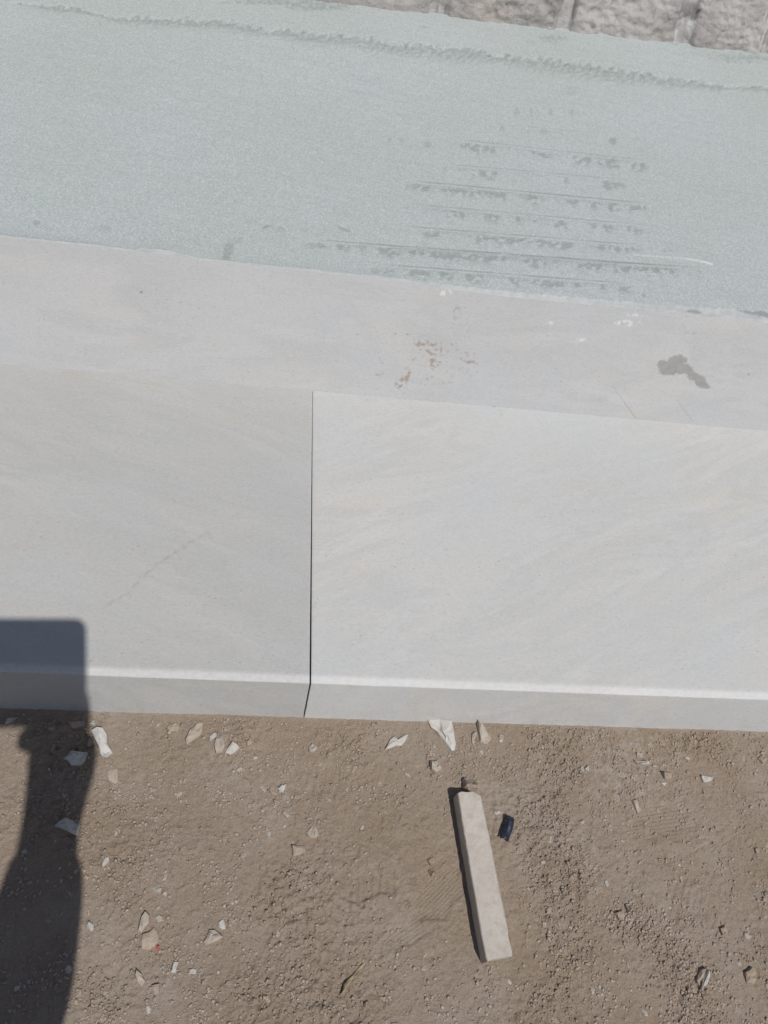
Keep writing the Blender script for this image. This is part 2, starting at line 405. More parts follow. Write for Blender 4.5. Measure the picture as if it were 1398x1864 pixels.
def slab(name, side, mat, label):
    root = empty(name, (0, 0, 0))
    # section of the slab: foot of face -> face -> rounded edge -> tread, back to the seam
    prof = [(FRONT - .004, -.012)]
    for t in [*np.linspace(0, .96, 18), .982, 1.0]: prof.append((FRONT + (P1[1] - FRONT) * t, P1[2] * t * 1.0))
    p0 = np.array([P1[1], P1[2]]); p2 = np.array([P2[1], P2[2]])          # eased edge: a honed chamfer with softened ends
    dirc = (p2 - p0) / np.linalg.norm(p2 - p0)
    for t in np.linspace(.05, .95, 9): prof.append(tuple(p0 + (p2 - p0) * t + np.array([-dirc[1], dirc[0]]) * .0006 * math.sin(math.pi * t)))
    p2 = p2 + np.array([.005, 0]); prof.append((p2[0] - .0036, p2[1] - .0001)); prof.append(tuple(p2))
    for y in np.arange(p2[0] + .003, YR - .0006, .003): prof.append((y, ZT))
    prof.append((YR + .0012, ZT))
    prof = np.array(prof)
    gap = .0013
    rows = []
    for (y, z) in prof:
        e = seam_x(y, max(z, 0.)) + side * gap * (1.0 if z < ZT - 1e-4 else (.22 + .85 * (YR - y) / (YR - YT)))
        if side < 0:
            far = np.concatenate([[XL], np.arange(-.62, .13, .003)]); far = far[far < e - .004]
            xs = np.concatenate([far, [e - .0009, e]])
        else:
            rest = np.concatenate([np.arange(.0, 1.08, .003), [XR]]); rest = rest[rest > e + .004]
            xs = np.concatenate([[e, e + .0009], rest])
        rows.append(xs)
    n = min(len(x) for x in rows)
    out = []
    for (y, z), xs in zip(prof, rows):
        xs = np.concatenate([xs[:1], xs[-(n - 1):]]) if side < 0 else np.concatenate([xs[:n - 1], xs[-1:]])
        out.append(np.stack([xs, np.full(n, y), np.full(n, z)], -1))
    P = np.array(out)
    # a hair of chamfer along the joint
    ke = P[:, -1] if side < 0 else P[:, 0]
    ke[:, 2] -= .0005
    ke[:, 0] += side * np.maximum(0, .0006 * fbm(ke[:, 1] * 60, ke[:, 2] * 60, 27 + side, 3))
    edge = np.exp(-((P[:, :, 2] - P1[2]) / .0022) ** 2) * (P[:, :, 1] < P2[1])
    nick = smooth(.34, .5, fbm(P[:, :, 0] * 34, P[:, :, 2] * 60, 51 + side, 3)) * edge
    P[:, :, 1] += .0022 * nick; P[:, :, 2] -= .0010 * nick
    P[:, :, 1] += .0004 * fbm(P[:, :, 0] * 18, P[:, :, 2] * 30, 57, 3) * (P[:, :, 1] < P2[1] + .002)
    P[:, :, 2] += .0006 * fbm(P[:, :, 0] * 5, P[:, :, 1] * 5, 91 + side, 2) * (P[:, :, 2] > .01)
    if side > 0: P[:, :, 2] += .0004
    o = grid_mesh('dressed_surface', P, mat, root, face_masks(P, 'tread'))
    # the body below: end face in the joint, far end and back
    ring = [tuple(p) for p in (P[:, -1] if side < 0 else P[:, 0])]
    k = len(ring)
    V = ring + [(ring[-1][0], YR + .0012, -.012)]
    xo = XL if side < 0 else XR
    V += [(xo, v[1], v[2]) for v in V[:k]] + [(xo, YR + .0012, -.012)]
    n1 = k + 1
    Fc = [list(range(n1))[::-side], [n1 + i for i in range(n1)][::side], [k - 1, k, n1 + k, n1 + k - 1], [0, k, n1 + k, n1]]
    mesh('body', V, Fc, mat, root)
    tag(root, label, 'stone slab')
    return root
slab('step_slab', -1, m_slabL, 'grey limestone step slab left of the open joint, crossed by the faint brown vein')
slab('step_slab', 1, m_slabR, 'cream white limestone step slab right of the open joint, above the offcut bar')

# ------------------------------------------------------------------ upper block: riser, chipped arris, green sawn top
block = empty('step_block', (0, 0, 0))
tag(block, 'long upper stone block with pale riser, chipped edge and green sawn top', 'stone block')
bx = np.concatenate([[XL], np.arange(-.66, 1.20, .0022), [XR]])
edge_pts = [(-200, 418), (0, 430), (160, 445), (250, 459), (300, 463), (356, 472), (420, 478), (500, 487), (569, 494), (700, 509), (800, 523), (900, 537), (1000, 548), (1100, 557), (1200, 566), (1300, 577), (1398, 588), (1600, 606)]
wid_pts = [(-200, 2), (0, 2), (110, 2.5), (190, 3), (246, 2), (256, 9), (320, 6), (352, 3), (420, 2.5), (560, 3), (700, 5), (830, 6), (960, 8), (1080, 10), (1180, 12), (1260, 15), (1330, 19), (1398, 21), (1600, 24)]
E = np.array([at_plane(px, py, np.array([0, YR, ZT]), np.array([0, -math.sin(math.radians(60)), math.cos(math.radians(60))])) for px, py in edge_pts])
# straight arris plus measured deviation
ez = np.interp(bx, E[:, 0], E[:, 2]); ez = np.minimum(ez, Z2 + .004)
ez = ez + .0012 * fbm(bx * 26, bx * 0 + .5, 3, 3)
ang = math.radians(60)
ey = YR + (ez - ZT) / math.tan(ang)
wpx = np.interp(bx, np.interp([w[0] for w in wid_pts], [e[0] for e in edge_pts], E[:, 0]), [w[1] for w in wid_pts])
wm = wpx * .0016 * (1 + .45 * fbm(bx * 45, bx * 0 + 7.7, 8, 4)) ; wm = np.maximum(wm, .0012)
# riser
s = np.concatenate([[-.012], np.linspace(0, 1, 110)])
PR = np.zeros((len(s), len(bx), 3))
PR[:, :, 0] = bx[None]; PR[:, :, 1] = YR + (ey - YR)[None] * s[:, None]; PR[:, :, 2] = ZT + (ez - ZT)[None] * s[:, None]
PR[:, :, 1] += .0006 * fbm(PR[:, :, 0] * 6, PR[:, :, 2] * 6, 71, 2) * smooth(0, .2, s)[:, None]
PR = np.concatenate([np.stack([bx, np.full(len(bx), YR + .0040), np.full(len(bx), -.02)], -1)[None], PR])
grid_mesh('riser_face', PR, m_riser, block, face_masks(PR, 'riser'))
# the broken arris
rows = 7
PC = np.zeros((rows, len(bx), 3)); tt = np.linspace(0, 1, rows)
z_top = np.maximum(Z2, ez + .0004)
for i, t in enumerate(tt):
    PC[i, :, 0] = bx; PC[i, :, 1] = PR[-1, :, 1] + wm * t
    PC[i, :, 2] = ez + (z_top - ez) * t ** 1.6
    if 0 < i < rows - 1:
        PC[i, :, 2] -= np.minimum(wm * .12, .003) * (math.sin(math.pi * t)) * (.7 + 1.0 * fbm(bx * 40, bx * 0 + i * .31, 19, 3))
        PC[i, :, 1] += .0005 * fbm(bx * 90, bx * 0 + i, 23, 2)
ca = np.zeros(PC.shape[:2] + (4,)); ca[..., 3] = 1
cpx, cpy = proj(PC)
ca[..., 0] = smooth(.55, .1, tt)[:, None] * (.55 + .6 * fbm(cpx / 40., cpy / 10., 77, 3))
for (cx, cy, rx, ry) in [(1264, 568, 15, 4), (1372, 568, 34, 5), (1395, 574, 20, 4)]:  # notch and wedge in the arris: facet shade painted as grey patches
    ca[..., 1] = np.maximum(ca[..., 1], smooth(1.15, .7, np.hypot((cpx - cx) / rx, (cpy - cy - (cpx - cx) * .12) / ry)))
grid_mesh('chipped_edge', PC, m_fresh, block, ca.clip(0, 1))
# green top
yb = lambda x: np.interp(x, [BK0[0], BK1[0]], [BK0[1], BK1[1]]) + np.where(x < BK0[0], (x - BK0[0]) * (BK1[1] - BK0[1]) / (BK1[0] - BK0[0]), 0) + np.where(x > BK1[0], (x - BK1[0]) * (BK1[1] - BK0[1]) / (BK1[0] - BK0[0]), 0)
BK0 = at(700, 14, Z2); BK1 = at(1398, 99, Z2)
tx = np.concatenate([[XL], np.arange(-.80, 1.36, .0042), [XR]])
fr = np.interp(tx, bx, PC[-1, :, 1]); frz = np.interp(tx, bx, PC[-1, :, 2]); bk = yb(tx) + .006
u = np.linspace(0, 1, 470) ** 1.18
PT = np.zeros((len(u), len(tx), 3))
PT[:, :, 0] = tx[None]; PT[:, :, 1] = fr[None] + (bk - fr)[None] * u[:, None]; PT[:, :, 2] = Z2 + (frz - Z2)[None] * np.exp(-u * 60)[:, None]
px, py = proj(PT)
r = np.zeros(px.shape); g = r.copy(); b = r.copy(); dz = .0010 * fbm(PT[:, :, 0] * 4, PT[:, :, 1] * 4, 55, 2)
nz = fbm(px / 8., py / 6., 101, 4); nf = fbm((px + .25 * py) / 7.5, py / 8.5, 105, 4); nl = fbm(px / 30., py / 12., 107, 3)
# broken ridge left between two saw passes
band = [(40, 8), (90, 16), (150, 20), (215, 37), (300, 41), (420, 50), (540, 69), (640, 79), (760, 95), (870, 107), (930, 111), (1030, 126), (1130, 141), (1230, 153), (1300, 159), (1420, 163)]
bw = [(40, 2), (90, 7), (130, 10), (160, 3), (205, 5), (255, 10), (300, 10), (345, 11), (420, 12), (470, 15), (492, 4), (510, 13), (600, 14), (700, 14), (790, 15), (880, 17), (903, 5), (925, 14), (1030, 17), (1130, 17), (1230, 12), (1290, 9), (1330, 4), (1360, 7), (1420, 7)]
bx0 = [p[0] for p in band]
yc = np.interp(px, bx0, [p[1] for p in band]) + 4 * fbm(px / 60., px * 0 + .3, 12, 2); hw = np.interp(px, [q[0] for q in bw], [q[1] for q in bw]) * (1 + .55 * fbm(px / 16., px * 0 + .9, 14, 3))
dy = (py - yc) / np.maximum(hw, .5)
top = smooth(-1.15, -.75, dy + .45 * nf); bot = smooth(1.25, .1, dy + .9 * nf)
bm = top * bot * (px > 20)
r = np.maximum(r, bm * (.35 + .55 * smooth(-.3, .3, nf)) * (1. - .45 * smooth(-.8, 1., dy)))  # moist dark stone, with the self-shadow of its roughness painted in
g = np.maximum(g, bm * smooth(.12, .5, nz) * .6 * smooth(.2, -.7, dy))
dz += -.0035 * bm * (1 - .6 * smooth(-.8, 1, dy)) + bm * .0030 * nf + bm * .002 * nz
for (cx, cy, rx, ry, sgn) in [(530, 4, 130, 6, 1), (580, 10, 70, 12, 1), (650, 4, 26, 8, .8), (1005, 70, 30, 10, .7), (1350, 106, 60, 11, .8), (1290, 98, 60, 6, .5), (965, 76, 10, 5, .5), (772, 50, 12, 4, .5), (1038, 165, 14, 10, .55), (780, 178, 10, 6, .3)]:
    d = np.hypot((px - cx) / rx, (py - cy) / ry) + .5 * nf
    m_ = sgn * smooth(1.15, .6, d) * (.4 + .6 * smooth(-.2, .3, nz)); r = np.maximum(r, m_); dz += m_ * .0028 * nf
# saw lines and pluck marks beneath them
lines = [((923, 227), (1098, 243), .25, 0), ((823, 252), (1188, 293), .45, .9), ((808, 298), (1148, 327), .4, .45), ((738, 327), (1193, 371), .75, .75), ((738, 370), (1188, 410), .6, .55), ((723, 410), (1173, 446), .65, .6), ((560, 435), (1298, 489), 1., 1.), ((690, 480), (1163, 517), .75, .7), ((690, 448), (1250, 487), .5, 0), ((1230, 333), (1398, 358), .18, 0)]
for k, (a_, b_, st, pit) in enumerate(lines):
    for off, w, s_ in ((0, 1.5, 1.), (5.5, 1.2, .55), (9., 1.2, .3)):
        d, t = seg_dist(px, py, (a_[0], a_[1] + off), (b_[0], b_[1] + off))
        ends = smooth(0, .12, t) * smooth(1, .85, t) * (.55 + .45 * smooth(-.3, .2, fbm(px / 70., px * 0 + k * 3.1 + off, 33, 2)))
        m_ = st * s_ * smooth(w + .5, .3, d) * ends
        g = np.maximum(g, m_ * .8); dz -= .0010 * m_
    if pit:
        L = (py - (a_[1] + (px - a_[0]) * (b_[1] - a_[1]) / (b_[0] - a_[0]))); tt_ = (px - a_[0]) / (b_[0] - a_[0])
        lane = smooth(4, 9, L) * smooth(23, 12, L) * smooth(-.04, .05, tt_) * smooth(1.02, .93, tt_)
        hgt = 20 + 18 * fbm(px / 26., px * 0 + k * 5.3, 131, 3)
        lane = smooth(2, 8, L + 5 * fbm(px / 15., px * 0 + k, 141, 2)) * smooth(1., .35, (L - 4) / np.maximum(hgt, 4)) * smooth(-.04, .05, tt_) * smooth(1.02, .93, tt_)
        cl = smooth(.10 - .4 * pit, .34 - .3 * pit, fbm(px / 34., px * 0 + k * 9.7, 121, 3) + .3 * nl)
        m_ = lane * cl * smooth(-.32, .1, fbm(px / 11., py / 10., 151, 4) + .5 * nf + .3 * nz)
        r = np.maximum(r, 1.0 * m_); dz -= .0016 * m_ * (1 + nf)
for (cx, cy, rx, ry, an, s_) in [(940, 205, 6, 8, 0, .5), (968, 203, 4, 9, 0, .5), (1003, 203, 4, 8, 0, .6), (1041, 206, 4, 8, 0, .5), (913, 233, 4, 6, 0, .6), (990, 240, 10, 6, 0, .5), (1115, 256, 8, 7, 0, .8), (963, 239, 4, 5, 0, .4), (710, 256, 4, 5, 0, .5), (732, 256, 5, 5, 0, .5), (779, 263, 7, 7, 0, .6), (415, 458, 9, 24, 18, .75), (434, 438, 4, 10, 35, .5), (484, 413, 8, 3, -20, .9), (496, 411, 4, 2, -20, .6), (511, 418, 8, 6, 0, .5), (626, 417, 17, 3, 22, .8), (660, 452, 10, 9, 0, .5), (66, 406, 7, 5, 0, .6), (190, 416, 14, 9, 0, .35), (164, 337, 6, 4, 0, .3), (1210, 456, 5, 4, 0, .5), (1222, 457, 6, 3, 0, .4), (1172, 538, 6, 3, 40, .8), (1175, 535, 3, 3, 0, .5), (600, 452, 4, 4, 0, .4), (555, 420, 7, 4, 0, .3), (683, 493, 8, 6, 0, .6), (520, 120, 5, 8, 0, .2)]:
    c_, s__ = math.cos(math.radians(an)), math.sin(math.radians(an))
    uu = (px - cx) * c_ + (py - cy) * s__; vv = -(px - cx) * s__ + (py - cy) * c_
    r = np.maximum(r, s_ * smooth(1.3, .6, np.hypot(uu / rx, vv / ry) + .45 * nz))
for a_, b_, s_ in [((1153, 464), (1248, 471), .35), ((1248, 471), (1278, 476), .7), ((1278, 476), (1296, 481), .95), ((1170, 498), (1195, 499), .5)]:
    d, t = seg_dist(px, py, a_, b_); b = np.maximum(b, s_ * smooth(2.4, .6, d))
r = np.maximum(r, .55 * smooth(1.1, .4, abs(px - 1300) / 130 + .5 * nl) * smooth(14, 0, py - (14 + (px - 700) * .1218)) * smooth(-.2, .3, nz))
PT[:, :, 2] += dz * smooth(0, .01, u)[:, None]
grid_mesh('sawn_top', PT, m_green, block, np.stack([r, g, b, np.ones_like(r)], -1).clip(0, 1))
# closing sides of the block, hidden behind riser and top
mesh('core', [(XL, YR + .003, -.02), (XR, YR + .003, -.02), (XR, BK1[1] + .2, -.02), (XL, BK1[1] + .2, -.02), (XL, Y2 + .03, Z2 - .014), (XR, Y2 + .03, Z2 - .014), (XR, BK1[1] + .2, Z2 - .014), (XL, BK1[1] + .2, Z2 - .014)],
     [(3, 2, 1, 0), (4, 5, 6, 7), (0, 1, 5, 4), (1, 2, 6, 5), (2, 3, 7, 6), (3, 0, 4, 7)], m_riser, block)

# ------------------------------------------------------------------ split rock behind, with drill grooves
along = BK1 - BK0; along[2] = 0; along /= np.linalg.norm(along)
inw = np.array([-along[1], along[0], 0.])
lean = math.radians(66)
upv = inw * math.cos(lean) + np.array([0, 0, 1.]) * math.sin(lean)
nrm = -inw * math.sin(lean) + np.array([0, 0, 1.]) * math.cos(lean)
wa = np.concatenate([np.arange(-1.2, -.2, .03), np.arange(-.2, .15, .01), np.arange(.15, 1.3, .004), np.arange(1.3, 1.8, .03)]); wb = np.concatenate([np.arange(-.06, .2, .004), np.arange(.2, .3, .01), np.arange(.3, 1.0, .03)])
WA, WB = np.meshgrid(wa, wb)
BASE = BK0 + np.array([0, 0, 0.])
flat = BASE + along * WA[..., None] + upv * WB[..., None]
wx = WA + .03 * fbm(WA * 9, WB * 9, 221, 2)
dn = .030 * fbm(WA * 5, WB * 7, 201, 4) + .011 * (1 - 2 * np.abs(fbm(wx * 13 - WB * 9, WB * 20 + WA * 8, 205, 4))) + .0038 * fbm(WA * 42 - WB * 20, WB * 60 + WA * 14, 209, 4) + .0016 * fbm(WA * 110, WB * 110, 213, 2)
dn *= smooth(-.06, .03, WB) * .9 + .1
rm = np.zeros(WA.shape); gm = rm.copy()
def wcoord(px_, py_):
    p = at_plane(px_, py_, BASE, nrm) - BASE; return p @ along, p @ upv
for (p_, q_, wid, pw) in [((1242, 82), (1264, -20), .030, 1.), ((1024, 54), (1040, -20), .022, .5), ((800, 22), (806, -25), .026, .6), ((1394, 94), (1412, 0), .026, .3)]:
    a_, b_ = wcoord(*p_), wcoord(*q_)
    dxy = ((b_[0] - a_[0]) / (b_[1] - a_[1]))
    off = WA - (a_[0] + (WB - a_[1]) * dxy) + .004 * fbm(WA * 0 + a_[0], WB * 24, 7, 2)
    k = np.clip(1 - (off / wid) ** 2, 0, 1) ** .5
    inside = k > 0
    dn = np.where(inside, dn * (1 - .75 * (k > .3)) - k * wid * .5, dn)
    rm = np.maximum(rm, pw * (k > .12) * smooth(.35, -.1, fbm(WA * 30, WB * 16, 301, 3)))
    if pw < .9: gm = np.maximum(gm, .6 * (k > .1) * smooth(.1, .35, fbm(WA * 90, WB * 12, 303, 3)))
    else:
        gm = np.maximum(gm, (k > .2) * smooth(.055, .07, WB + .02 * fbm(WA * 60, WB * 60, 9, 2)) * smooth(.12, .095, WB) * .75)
PW = flat + nrm * dn[..., None]
wall = grid_mesh('quarry_rock', PW, m_cliff, attr=np.stack([rm, gm, rm * 0, rm * 0 + 1], -1), smooth_=False)
# give the rock a body
top_, bot_ = PW[-1], PW[0]
bk_ = np.array([b_ + inw * .9 for b_ in top_]); bb_ = np.array([b_ + inw * 1.3 + np.array([0, 0, -.02]) for b_ in bot_])
grid_mesh('rock_back', np.stack([top_, bk_, bb_]), m_cliff, wall, smooth_=False)
tag(wall, 'rough split grey rock face with vertical drill grooves behind the green sawn top', 'rock')

# ------------------------------------------------------------------ loose stones
def stone_mesh(name, pts, h, jit=.18, seed=0, top=.66):
    """faceted chip whose outline follows world points pts (n, 2), origin at the centroid"""
    rg = np.random.default_rng(seed)
    pts = np.array(pts); c = pts.mean(0)
    # refine long sides
    out = []
    n = len(pts); sc_ = np.ptp(pts, 0).max()
    for i in range(n):
        a, b = pts[i], pts[(i + 1) % n]; out.append(a)
        if np.linalg.norm(b - a) > .42 * sc_: out.append((a + b) / 2 + rg.normal(0, .02 * sc_, 2))
    p = np.array(out) - c; n = len(p)
    V = []
    tilt = rg.normal(0, .5, 2) * h / sc_
    for q in p: V.append((q[0] * 1.05, q[1] * 1.05, -.005))
    for q in p:
        V.append((q[0] * (1 + .03 * rg.normal()), q[1] * (1 + .03 * rg.normal()), h * max(.12, .42 + jit * rg.normal())))
    for q in p:
        k = .86 * (1 + .07 * rg.normal()); V.append((q[0] * k, q[1] * k, h * (.86 + .12 * rg.normal()) + tilt @ q))
    for q in p:
        k = top * .68 * (1 + .22 * rg.normal()); V.append((q[0] * k, q[1] * k, h * (1 + .11 * rg.normal()) + tilt @ q * 1.2))
    k0 = rg.normal(0, .07, 2) * sc_
    V.append((k0[0], k0[1], h * (1.02 + .1 * rg.normal())))
    Fc = []
    for i in range(n):
        j = (i + 1) % n
        for a in (0, n, 2 * n):
            if rg.random() > .5: Fc += [(a + i, a + j, a + n + j), (a + i, a + n + j, a + n + i)]
            else: Fc += [(a + i, a + j, a + n + i), (a + j, a + n + j, a + n + i)]
        Fc.append((3 * n + i, 3 * n + j, 4 * n))
    return V, Fc, c
def area2(p):
    p = np.array(p); return np.sum(p[:, 0] * np.roll(p[:, 1], -1) - p[:, 1] * np.roll(p[:, 0], -1))
def stone(name, px, h, mat, label, cat='stone', top=.66, seed=1, group=None):
    pts = [at(x, y, h * .5)[:2] for x, y in px]
    if area2(pts) < 0: pts = pts[::-1]
    V, Fc, c = stone_mesh(name, pts, h, seed=seed, top=top)
    o = mesh(name, V, Fc, mat)
    o.location = (c[0], c[1], gz(c[0], c[1]) - .0005)
    return tag(o, label, cat, group)
G = 'stone chips lying on the dirt'
S = [
 ([(167, 1332), (177, 1325), (188, 1326), (196, 1337), (197, 1357), (205, 1369), (193, 1377), (185, 1375), (180, 1361), (172, 1346)], .016, m_white, 'tall white stone chunk on the right edge of the arm shadow, under the step'),
 ([(117, 1381), (131, 1367), (143, 1371), (160, 1371), (155, 1385), (147, 1393), (130, 1393)], .012, m_white, 'broad white stone chip lying fully inside the arm shadow'),
 ([(120, 1312), (154, 1312), (157, 1322), (135, 1327), (130, 1324)], .008, m_tan, 'flat brown stone in the shadow close under the grey slab'),
 ([(92, 1369), (96, 1357), (102, 1353), (101, 1363)], .006, m_tan, 'narrow brown stone in the shadow left of the broad white chip'),
 ([(9, 1318), (13, 1307), (32, 1305), (22, 1314)], .006, m_white, 'pale shard under the slab at the far left edge of the photo'),
 ([(159, 1359), (161, 1346), (165, 1344), (170, 1352), (165, 1360)], .008, m_clod, 'dark brown pebble touching the left side of the tall white chunk'),
 ([(162, 1318), (167, 1311), (172, 1311), (173, 1319)], .006, m_white, 'small white chip just above the tall white chunk'),
 ([(196, 1404), (201, 1400), (214, 1398), (214, 1424), (209, 1427), (197, 1420)], .004, m_pale, 'flat squarish pale stone right of the arm shadow, below the tall white chunk'),
 ([(338, 1347), (345, 1330), (358, 1318), (370, 1318), (368, 1332), (353, 1347), (340, 1355)], .008, m_pale, 'slanted oval tan stone below the middle of the grey slab'),
 ([(390, 1355), (393, 1345), (405, 1340), (410, 1360), (405, 1370), (393, 1372)], .009, m_pale, 'upright tan stone, left one of the touching pair below the grey slab'),
 ([(410, 1371), (423, 1350), (438, 1362), (420, 1375)], .008, m_white, 'white four sided stone, right one of the touching pair below the grey slab'),
 ([(561, 1362), (568, 1353), (578, 1360), (573, 1370), (563, 1369)], .007, m_pale, 'five sided pale pebble on the dirt just below the open joint'),
 ([(430, 1402), (436, 1395), (444, 1400), (441, 1409)], .005, m_pale, 'small pale pebble on the dirt below the touching pair of stones'),
 ([(505, 1435), (513, 1428), (522, 1426), (515, 1444)], .006, m_white, 'small white triangular chip beside a thin tan one on the middle dirt'),
 ([(489, 1437), (493, 1430), (506, 1448), (495, 1446)], .006, m_tan, 'thin tan chip just left of the small white triangular chip'),
 ([(513, 1480), (518, 1475), (528, 1485), (523, 1489)], .006, m_pale, 'little slanted pebble below the white triangular chip'),
 ([(558, 1515), (571, 1498), (578, 1508), (578, 1525), (566, 1525)], .006, m_pale, 'pale house shaped stone above the rectangular dusty stone'),
 ([(531, 1538), (556, 1540), (558, 1553), (533, 1559)], .006, m_tan, 'rectangular dusty stone with a dark shadow along its top and left'),
 ([(99, 1504), (120, 1488), (145, 1500), (140, 1522), (118, 1511)], .012, m_white, 'white wedge stone straddling the right edge of the wrist shadow'),
 ([(250, 1696), (258, 1668), (265, 1658), (273, 1665), (273, 1680), (258, 1698)], .010, m_pale, 'long pale stone standing above the grey dusty stone at lower left'),
 ([(255, 1713), (260, 1700), (280, 1688), (290, 1700), (288, 1715), (273, 1728), (258, 1728)], .007, m_tan, 'dull grey brown stone next to the red fragment'),
 ([(371, 1715), (381, 1693), (391, 1691), (406, 1705), (398, 1713), (376, 1720)], .009, m_pale, 'single pale wedge stone right of the red fragment'),
 ([(310, 1770), (316, 1750), (325, 1750), (320, 1771)], .007, m_white, 'small bright white upright chip at lower left, below the red fragment'),
 ([(245, 1773), (248, 1764), (258, 1773), (264, 1785), (258, 1797), (250, 1788)], .008, m_pale, 'elongated cream stone left of the small bright white upright chip'),
 ([(275, 1793), (290, 1790), (290, 1808), (280, 1811)], .005, m_tan, 'flat brown stone below the elongated cream stone near the bottom'),
 ([(479, 1815), (486, 1813), (493, 1823), (486, 1826)], .005, m_pale, 'small pale pebble at the bottom, left of the wood splinter'),
 ([(293, 1628), (299, 1622), (305, 1626), (302, 1634)], .005, m_pale, 'tiny round pebble above the long pale stone at lower left'),
 ([(295, 1605), (300, 1588), (306, 1588), (303, 1603)], .004, m_pale, 'thin pale sliver on the dirt above the tiny round pebble'),
 ([(778, 1308), (822, 1309), (825, 1326), (828, 1339), (829, 1365), (822, 1367), (810, 1353), (797, 1333), (786, 1324)], .010, m_white, 'large white wedge of stone poking out under the cream slab above the offcut bar'),
 ([(700, 1364), (709, 1345), (717, 1341), (725, 1345), (740, 1335), (745, 1336), (737, 1350), (730, 1357), (721, 1357), (709, 1363)], .007, m_white, 'jagged white flake left of the large white wedge'),
 ([(868, 1310), (877, 1317), (895, 1347), (884, 1356), (874, 1350)], .008, m_pale, 'pale pointed stone emerging from under the slab, right of the large white wedge'),
 ([(859, 1336), (865, 1332), (868, 1337), (863, 1348), (865, 1363), (859, 1352)], .006, m_pale, 'thin pale stone between the large white wedge and the pointed stone'),
 ([(783, 1386), (798, 1384), (803, 1400), (792, 1409), (784, 1401)], .011, m_pale, 'five sided cream stone in the crumbled dirt below the large white wedge'),
 ([(842, 1417), (847, 1415), (866, 1419), (871, 1424), (869, 1439), (861, 1438), (850, 1438), (844, 1434)], .020, m_tan, 'rounded tan stone touching the top end of the offcut bar'),
 ([(899, 1479), (906, 1475), (918, 1479), (902, 1484)], .004, m_white, 'thin white sliver above the dark plastic scrap'),
 ([(1154, 1384), (1180, 1386), (1182, 1394), (1160, 1391)], .006, m_white, 'long bright white chip on the gravelly dirt at the right'),
 ([(1275, 1412), (1300, 1415), (1293, 1422), (1280, 1424)], .009, m_white, 'white chip casting a dark shadow to its left, far right of the dirt'),
 ([(1203, 1407), (1223, 1406), (1224, 1417), (1210, 1419)], .008, m_tan, 'brown stone between the two bright white chips on the right'),
 ([(1200, 1425), (1213, 1425), (1209, 1432)], .005, m_white, 'tiny white triangular chip under the brown stone on the right'),
 ([(1150, 1457), (1158, 1455), (1166, 1475), (1160, 1481)], .006, m_pale, 'narrow slanted pale chip on the open dirt right of the plastic scrap'),
 ([(1138, 1647), (1150, 1644), (1157, 1655), (1143, 1662)], .008, m_tan, 'upper clod like stone of the cluster right of the bar'),
 ([(1118, 1662), (1133, 1657), (1138, 1670), (1125, 1672)], .007, m_tan, 'lower clod like stone of the cluster right of the bar'),
 ([(1273, 1802), (1278, 1780), (1288, 1765), (1290, 1775), (1283, 1795)], .008, m_white, 'white pointed flake standing against a round clod at the lower right'),
 ([(1266, 1785), (1273, 1765), (1283, 1762), (1277, 1780), (1270, 1797)], .007, m_tan, 'round dusty clod with a white pointed flake on its right side'),
 ([(987, 1677), (993, 1680), (992, 1689), (987, 1688)], .005, m_white, 'tiny white chip on the dirt right of the bar'),
 ([(1373, 1545), (1380, 1543), (1382, 1552), (1375, 1554)], .005, m_tan, 'small round pebble near the right edge of the photo'),
 ([(778, 1565), (790, 1560), (793, 1570), (783, 1575)], .006, m_clod, 'upper crumb of dirt left of the bar'),
 ([(780, 1585), (790, 1580), (795, 1590), (785, 1595)], .007, m_clod, 'lower crumb of dirt left of the bar'),
 ([(735, 1407), (745, 1410), (748, 1415), (738, 1411)], .004, m_white, 'small white splinter of stone below the jagged white flake'),
 ([(1063, 1400), (1069, 1394), (1071, 1406)], .005, m_white, 'small white chip on the dirt below the middle of the cream slab'),
 ([(1158, 1370), (1170, 1370), (1168, 1379), (1160, 1380)], .006, m_pale, 'pale pebble just above the long bright white chip'),
 ([(1380, 1380), (1390, 1374), (1397, 1382), (1388, 1390)], .006, m_tan, 'tan stone at the right edge just below the slab'),
 ([(1355, 1770), (1368, 1758), (1378, 1772), (1374, 1792), (1360, 1788)], .010, m_clod, 'dark lumpy clod in the lower right corner area'),
 ([(1310, 1690), (1320, 1683), (1325, 1697), (1314, 1703)], .007, m_clod, 'rounded dirt lump above the white pointed flake at lower right'),
 ([(304, 1322), (318, 1316), (328, 1322), (326, 1332), (308, 1332)], .005, m_tan, 'flat tan stone left of the slanted oval stone'),
 ([(446, 1350), (456, 1344), (460, 1353), (450, 1359)], .005, m_tan, 'tan pebble right of the touching pair below the grey slab'),
]
for i, (px_, h, mt, lab) in enumerate(S):
    nm = 'dirt_clod' if mt is m_clod and 'pebble' not in lab else ('pebble' if 'pebble' in lab else 'stone_chip')
    stone(nm, px_, h * .85, mt, lab, cat='dirt clod' if nm == 'dirt_clod' else 'stone', seed=100 + i, group=G)

